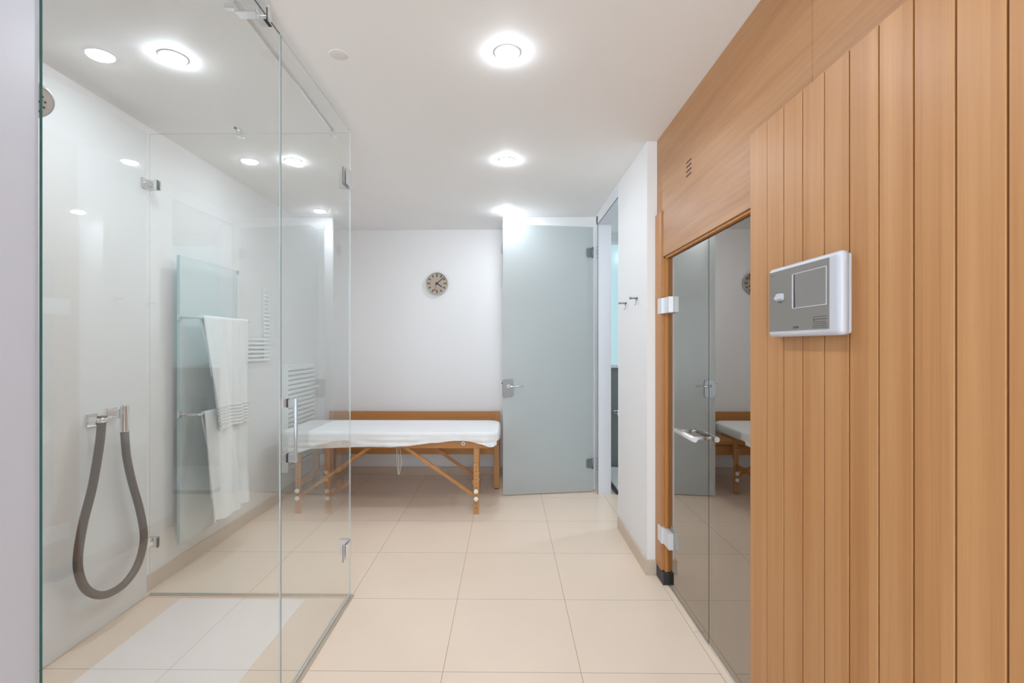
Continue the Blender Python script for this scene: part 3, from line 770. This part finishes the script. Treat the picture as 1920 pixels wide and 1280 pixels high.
# the sheet over it: rounded top with a hanging, uneven, wrinkled edge
def sheet():
    x0, x1, y0, y1, r = TX0 - 0.006, TX1 - 0.012, TY0 - 0.008, TY1 + 0.006, 0.11
    base = rrect(x0, y0, x1, y1, r, 10)
    P = [Vector((x, y, 0)) for x, y in base]
    L = [0]
    for i in range(len(P)): L.append(L[-1] + (P[(i + 1) % len(P)] - P[i]).length)
    tot = L[-1]; NU = 420
    def at_len(s_):
        s_ %= tot
        for i in range(len(P)):
            if L[i + 1] >= s_:
                f_ = (s_ - L[i]) / max(1e-9, L[i + 1] - L[i]); return P[i].lerp(P[(i + 1) % len(P)], f_)
    cx_, cy_ = (x0 + x1) / 2, (y0 + y1) / 2
    def interp(x, tab):
        for (a, va), (b_, vb) in zip(tab, tab[1:]):
            if x <= b_:
                f_ = max(0, (x - a) / (b_ - a)); f_ = f_ * f_ * (3 - 2 * f_); return va + (vb - va) * f_
        return tab[-1][1]
    front = [(-1.93, 0.515), (-1.80, 0.510), (-1.62, 0.552), (-1.45, 0.560), (-1.2, 0.569), (-1.0, 0.566), (-0.86, 0.575), (-0.62, 0.602), (-0.42, 0.622), (-0.33, 0.617), (-0.22, 0.592), (-0.14, 0.566), (-0.10, 0.58), (-0.07, 0.62)]
    def zbot(p):
        if p.y < cy_ - 0.05: f_ = interp(p.x, front)
        else: f_ = 0.60 + 0.012 * sin(p.x * 9)
        if p.x > x1 - 0.03:
            k_ = (p.y - y0) / (y1 - y0)
            f_ = 0.60 + 0.055 * min(1, k_ * 3)
        return f_
    ZT = 0.688
    def fn(u, v):
        p = at_len(u * tot); d = Vector((p.x - cx_, p.y - cy_, 0))
        # outward normal of the rounded rectangle
        ix = max(x0 + r, min(x1 - r, p.x)); iy = max(y0 + r, min(y1 - r, p.y)); n_ = Vector((p.x - ix, p.y - iy, 0))
        n_ = n_.normalized() if n_.length > 1e-6 else Vector((0, -1 if p.y < cy_ else 1, 0))
        if v < 0.45:
            k_ = v / 0.45
            q = Vector((cx_, cy_, 0)).lerp(p - n_ * 0.016, 1 - (1 - k_) ** 1.0)
            z = ZT + 0.0012 * sin(q.x * 14 + q.y * 9) + 0.003 * (1 - k_) 
            return (q.x, q.y, z)
        k_ = (v - 0.45) / 0.55
        if k_ < 0.22:
            a = k_ / 0.22 * pi / 2
            q = p - n_ * 0.016 * (1 - sin(a)); return (q.x, q.y, ZT - 0.016 * (1 - cos(a)))
        d_ = (k_ - 0.22) / 0.78
        zb = zbot(p); z = ZT - 0.016 + (zb - ZT + 0.016) * d_
        amp = 0.010 * d_
        amp *= 1.8
        wv = 0.5 * sin(p.x * 23 + z * 30) + 0.35 * sin(p.x * 51 - z * 45 + 1.3) + 0.25 * sin(p.y * 30)
        # swags between the fixed points of the front
        sw = 0
        for xc_, w_ in ((-1.02, 0.20), (-0.86, 0.16), (-1.70, 0.16), (-0.2, 0.10)):
            e_ = math.exp(-((p.x - xc_) / w_) ** 2)
            sw += e_ * sin(((ZT - z) * 130) + ((p.x - xc_) * 7) ** 2) * 0.006
        corner = 0
        if p.x > x1 - r - 0.05 or p.x < x0 + r + 0.05: corner = 0.004 * sin((p.x * 1.5 + p.y) * 95) * d_
        if p.x > x1 - 0.03: amp *= 0.3; corner = 0; sw = 0
        q = p + n_ * (0.004 + amp * wv * 0.5 + 0.004 * d_ + sw * d_ + corner)
        return (q.x, q.y, z)
    mb = MB(); mb.grid(fn, NU, 46, close_u=True)
    bmesh.ops.remove_doubles(mb.bm, verts=mb.bm.verts[:], dist=0.0002)
    o = mb.build('bed_sheet', M_linen, None, off=(-1.0, 4.36, 0.69))
    solidify(o, 0.0018, 1.0)
    tag(o, 'white cotton sheet draped over the massage table', 'sheet')
    return o
sheet()

# ------------------------------------------------------------------ SAUNA CABIN (right)
sa = thing('sauna_cabin', 'light wood sauna front with board cladding and smoked glass door, right side', 'sauna', (0.93, 1.5, 0))
XP = 0.88
pk = MB(); edges = [1.752, 1.641]
while edges[-1] > -1.84: edges.append(edges[-1] - 0.098)
for i, (a_, b_) in enumerate(zip(edges, edges[1:])):
    g0 = 0.0 if i == 0 else (0.0016 if i == 1 else 0.0024)
    pk.box((XP, max(b_, -1.849) + (0.0004 if i == 0 else 0.0024), 0.0), (XP + 0.020, a_ - g0, 2.181), 0.0015 if i else 0.0006, 1)
pk.build('board_cladding', M_plank, sa)
bx((XP + 0.0185, -1.849, 0.0), (0.99, 1.750, 2.180)).build('cladding_backing', M_cabin, sa)
for a_, b_ in ((1.4795, 2.998), (-1.849, 1.4775)):
    bx((0.930, a_, 2.181 if b_ < 2 else 1.945), (0.985, b_, ZC), 0.0008, 1).build('fascia_panel', M_fascia, sa)
bx((0.9275, 1.752, 1.945), (0.932, 2.885, 2.205), 0.0008, 1).build('header_board', M_fascia, sa)
bx((0.918, 2.885, 0.075), (0.99, 2.998, 2.222), 0.003).build('jamb', M_jamb, sa)
st = MB(); st.box((0.936, 2.862, 0.075), (0.99, 2.885, 1.946), 0.002); st.box((0.936, 1.60, 1.933), (0.99, 2.885, 1.946), 0.002)
st.build('rebate_strip', M_rebate, sa)
bx((0.922, 2.852, 0), (0.99, 2.998, 0.075), 0.002).build('plinth', M_dark, sa)
M_slot = paint('vent_shadow_brown', (0.09, 0.03, 0.012), 0.7)
for k in range(4):
    z0 = 2.289 + k * 0.0235
    n_ = 8; pts_ = [(0.930 - 0.0004, 2.445 + 0.0045 * sin(pi * j / n_) * -1, z0 + 0.0045 - 0.0045 * cos(pi * j / n_)) for j in range(n_ + 1)]
    pts_ += [(0.930 - 0.0004, 2.508 + 0.0045 * sin(pi * j / n_), z0 + 0.0045 + 0.0045 * cos(pi * j / n_)) for j in range(n_ + 1)]
    MB().prism(pts_, (0.004, 0, 0)).build('vent_slot', M_slot, sa)
# smoked glass: door and fixed side pane
sd = MB().pane((0.953, 2.288, 0.012), (0.961, 2.862, 1.930), 0, 1).build('glass_door', [M_sglass, M_dark], sa)
sp = MB().pane((0.953, 1.55, 0.012), (0.961, 2.282, 1.930), 0, 1).build('side_pane', [M_sglass, M_pedge], sa)
for zc in (1.654, 0.292):
    h = MB(); h.box((0.924, 2.765, zc - 0.046), (0.953, 2.860, zc + 0.046), 0.002, 3); h.box((0.912, 2.855, zc - 0.046), (0.936, 2.930, zc + 0.046), 0.002, 3); h.box((0.961, 2.765, zc - 0.046), (0.975, 2.861, zc + 0.046), 0.002)
    h.build('hinge', paint('satin_white_metal', (0.72, 0.72, 0.74), 0.35, 0.35) if zc > 1 else MATS['satin_white_metal'], sd)
hd = MB()
for xh, s_ in ((0.900, 1), ):
    hd.tube([(xh, 2.318, 0.967), (xh, 2.575, 0.967)], 0.0135, 20)
    for yy in (2.35, 2.545): hd.tube([(xh, yy, 0.967), (0.9535, yy, 0.967)], 0.009, 14)
hd.build('handle', paint('pale_polished_metal', (0.80, 0.80, 0.80), 0.22, 0.6), sd)
sl = MB(); sl.box((0.951, 1.55, 0.0), (0.963, 2.282, 0.012), 0.001)
sl.build('pane_channel', M_chrome, sa)
th = MB(); th.box((0.925, 1.75, 0), (0.950, 2.852, 0.003))
th.build('threshold_strip', M_floor, sa)
# the cabin behind the glass
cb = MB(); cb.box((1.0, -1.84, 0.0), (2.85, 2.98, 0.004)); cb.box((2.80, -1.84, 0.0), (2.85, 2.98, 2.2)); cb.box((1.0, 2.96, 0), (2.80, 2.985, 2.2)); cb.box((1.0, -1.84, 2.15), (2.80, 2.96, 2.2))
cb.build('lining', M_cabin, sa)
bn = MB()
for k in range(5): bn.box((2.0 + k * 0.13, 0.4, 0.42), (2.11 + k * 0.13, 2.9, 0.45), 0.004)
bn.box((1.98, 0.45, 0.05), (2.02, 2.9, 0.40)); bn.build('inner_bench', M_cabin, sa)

# ------------------------------------------------------------------ control unit on the boards
cu = thing('control_unit', 'white sauna control unit with a grey faceplate on the board wall', 'control panel', (XP, 1.41, 1.555))
XF = 0.844
def yz_rrect(y0, z0, y1, z1, r, n=8): return rrect(y0, z0, y1, z1, r, n)
cs = MB()
o0 = yz_rrect(1.232, 1.446, 1.566, 1.663, 0.010, 6)
def cring(x, ins):
    cy_, cz_ = 1.399, 1.5545
    return [cs.bm.verts.new((x, y + (ins if y < cy_ else -ins), z + (ins if z < cz_ else -ins))) for y, z in o0]
R_ = 0.012
prof = [(XP - 0.012, 0.0), (XF + R_, 0.0)] + [(XF + R_ - R_ * sin(a), R_ - R_ * cos(a)) for a in [pi / 2 * k / 5 for k in range(1, 6)]]
rs = [cring(*p) for p in prof]; n_ = len(o0)
for a_, b_ in zip(rs, rs[1:]):
    for j in range(n_):
        f = cs.bm.faces.new((a_[j], a_[(j + 1) % n_], b_[(j + 1) % n_], b_[j])); f.smooth = True
cs.bm.faces.new(rs[0]); cs.bm.faces.new(rs[-1])
cs.build('housing', M_case, cu)
MB().prism([(XP - 0.012, y, z) for y, z in yz_rrect(1.240, 1.450, 1.560, 1.658, 0.008)], (0.012, 0, 0)).build('back_plate', M_case, cu)
fpz = MB().prism([(XF - 0.0012, y, z) for y, z in yz_rrect(1.270, 1.4635, 1.5575, 1.650, 0.002, 2)], (0.0014, 0, 0)).build('faceplate', M_face, cu)
# display window: white bevel frame round a recessed dark screen
YS0, YS1, ZS0, ZS1 = 1.2815, 1.426, 1.5295, 1.628
sf = MB(); tt = 0.0022; xx = XF - 0.0022
sf.box((xx, YS0 - tt, ZS0 - tt), (XF, YS1 + tt, ZS0)); sf.box((xx, YS0 - tt, ZS1), (XF, YS1 + tt, ZS1 + tt))
sf.box((xx, YS0 - tt, ZS0), (XF, YS0, ZS1)); sf.box((xx, YS1, ZS0), (XF, YS1 + 0.007, ZS1))
sf.build('display_frame', M_case, cu)
bx((XF - 0.0016, YS0, ZS0), (XF, YS1 - 0.006, ZS1)).build('display', M_screen, cu)
MB().prism([(XF - 0.0018, YS1, ZS0), (XF - 0.0018, YS1, ZS1), (XF - 0.0018, YS1 - 0.004, ZS1), (XF - 0.0018, YS1 - 0.009, ZS0)], (0.0014, 0, 0)).build('display_gap', M_dark, cu)
kb = MB().prism([(XF - 0.006, y, z) for y, z in yz_rrect(1.476, 1.557, 1.512, 1.579, 0.007)], (0.005, 0, 0))
kb.prism([(XF - 0.010, y, z) for y, z in yz_rrect(1.478, 1.5615, 1.506, 1.5785, 0.005)], (0.005, 0, 0))
kb.prism([(XF - 0.0045, y, z) for y, z in yz_rrect(1.506, 1.561, 1.524, 1.5725, 0.005)], (0.0035, 0, 0))
kb.build('push_knob', M_case, cu)
# print on the faceplate: seen from the room, +right is -Y
lg = text_mesh('KLAFS', 0.0090, (XF - 0.0016, 1.427, 1.4695), (0, -1, 0), (0, 0, 1))
lg.build('lettering', M_print, cu)
pt = MB(); random.seed(3)
def line(y0, y1, z, h=0.0012):
    y = y0
    while y > y1:
        w_ = random.uniform(0.004, 0.010); pt.box((XF - 0.0016, max(y - w_, y1), z), (XF - 0.0011, y, z + h)); y -= w_ + 0.0012
line(1.548, 1.521, 1.6375)
line(1.336, 1.276, 1.497); 
for k, z in enumerate((1.490, 1.4830, 1.4775, 1.4725, 1.4675)): line(1.324 if k == 0 else 1.338, 1.277 + 0.004 * (k % 2), z, 0.0018 if k == 0 else 0.0012)
line(1.502, 1.487, 1.551, 0.0009)
pt.prism([(XF - 0.0016, 1.336, 1.4875), (XF - 0.0016, 1.328, 1.4875), (XF - 0.0016, 1.332, 1.4945)], (0.0005, 0, 0))
pt.build('notice_text', M_print, cu)

# ------------------------------------------------------------------ CEILING LIGHTS
def make_light(x, y, label):
    t_ = thing('ceiling_light', label, 'light', (x, y, ZC), 'round ceiling downlights')
    MB().lathe([(0.057, 0.0), (0.057, -0.002), (0.054, -0.0035), (0.048, -0.0035), (0.047, 0)], (x, y, ZC), n=48).build('trim_ring', M_white, t_)
    MB().lathe([(0.0460, -0.001), (0.0455, -0.0055), (0.041, -0.0095), (0.033, -0.0125), (0.018, -0.0145), (0, -0.015)], (x, y, ZC), n=48).build('diffuser', M_lamp, t_)
    return t_
def copy_thing(o, loc, label):
    c = o.copy(); COL.objects.link(c); c.location = loc; c['label'] = label
    for ch in o.children:
        d = ch.copy(); COL.objects.link(d); d.parent = c
    return c
L0 = make_light(0.0, 2.08, 'round ceiling downlight, the biggest, nearest the camera over the tiled walkway')
for x, y, l in ((-0.004, 3.291, 'round ceiling downlight, the middle one over the tiled walkway'),
                (-0.010, 4.514, 'round ceiling downlight in front of the back wall, furthest over the walkway'),
                (-1.468, 2.098, 'round ceiling downlight inside the shower, the nearer of two on that side'),
                (-1.472, 3.294, 'round ceiling downlight beyond the shower, above the glass radiator'),
                (0.0, 0.86, 'round ceiling downlight above the camera'),
                (1.62, 4.10, 'unseen round downlight added to brighten the side room')):  # last one: unseen lamp, added to light the side room and door reveal
    c_ = copy_thing(L0, (x, y, ZC), l)
    if 'glass radiator' in l:            # this lamp burns weaker than the others
        for ch in c_.children:
            if ch.name.startswith('diffuser'):
                ch.data = ch.data.copy(); ch.data.materials[0] = M_lamp_dim
t = thing('ceiling_cover', 'small blank round cover plate on the ceiling', 'cover plate', (-0.734, 2.087, ZC))
MB().lathe([(0.040, 0), (0.040, -0.0015), (0.038, -0.003), (0, -0.003)], (-0.734, 2.087, ZC), n=40).build('plate', M_shelf, t)
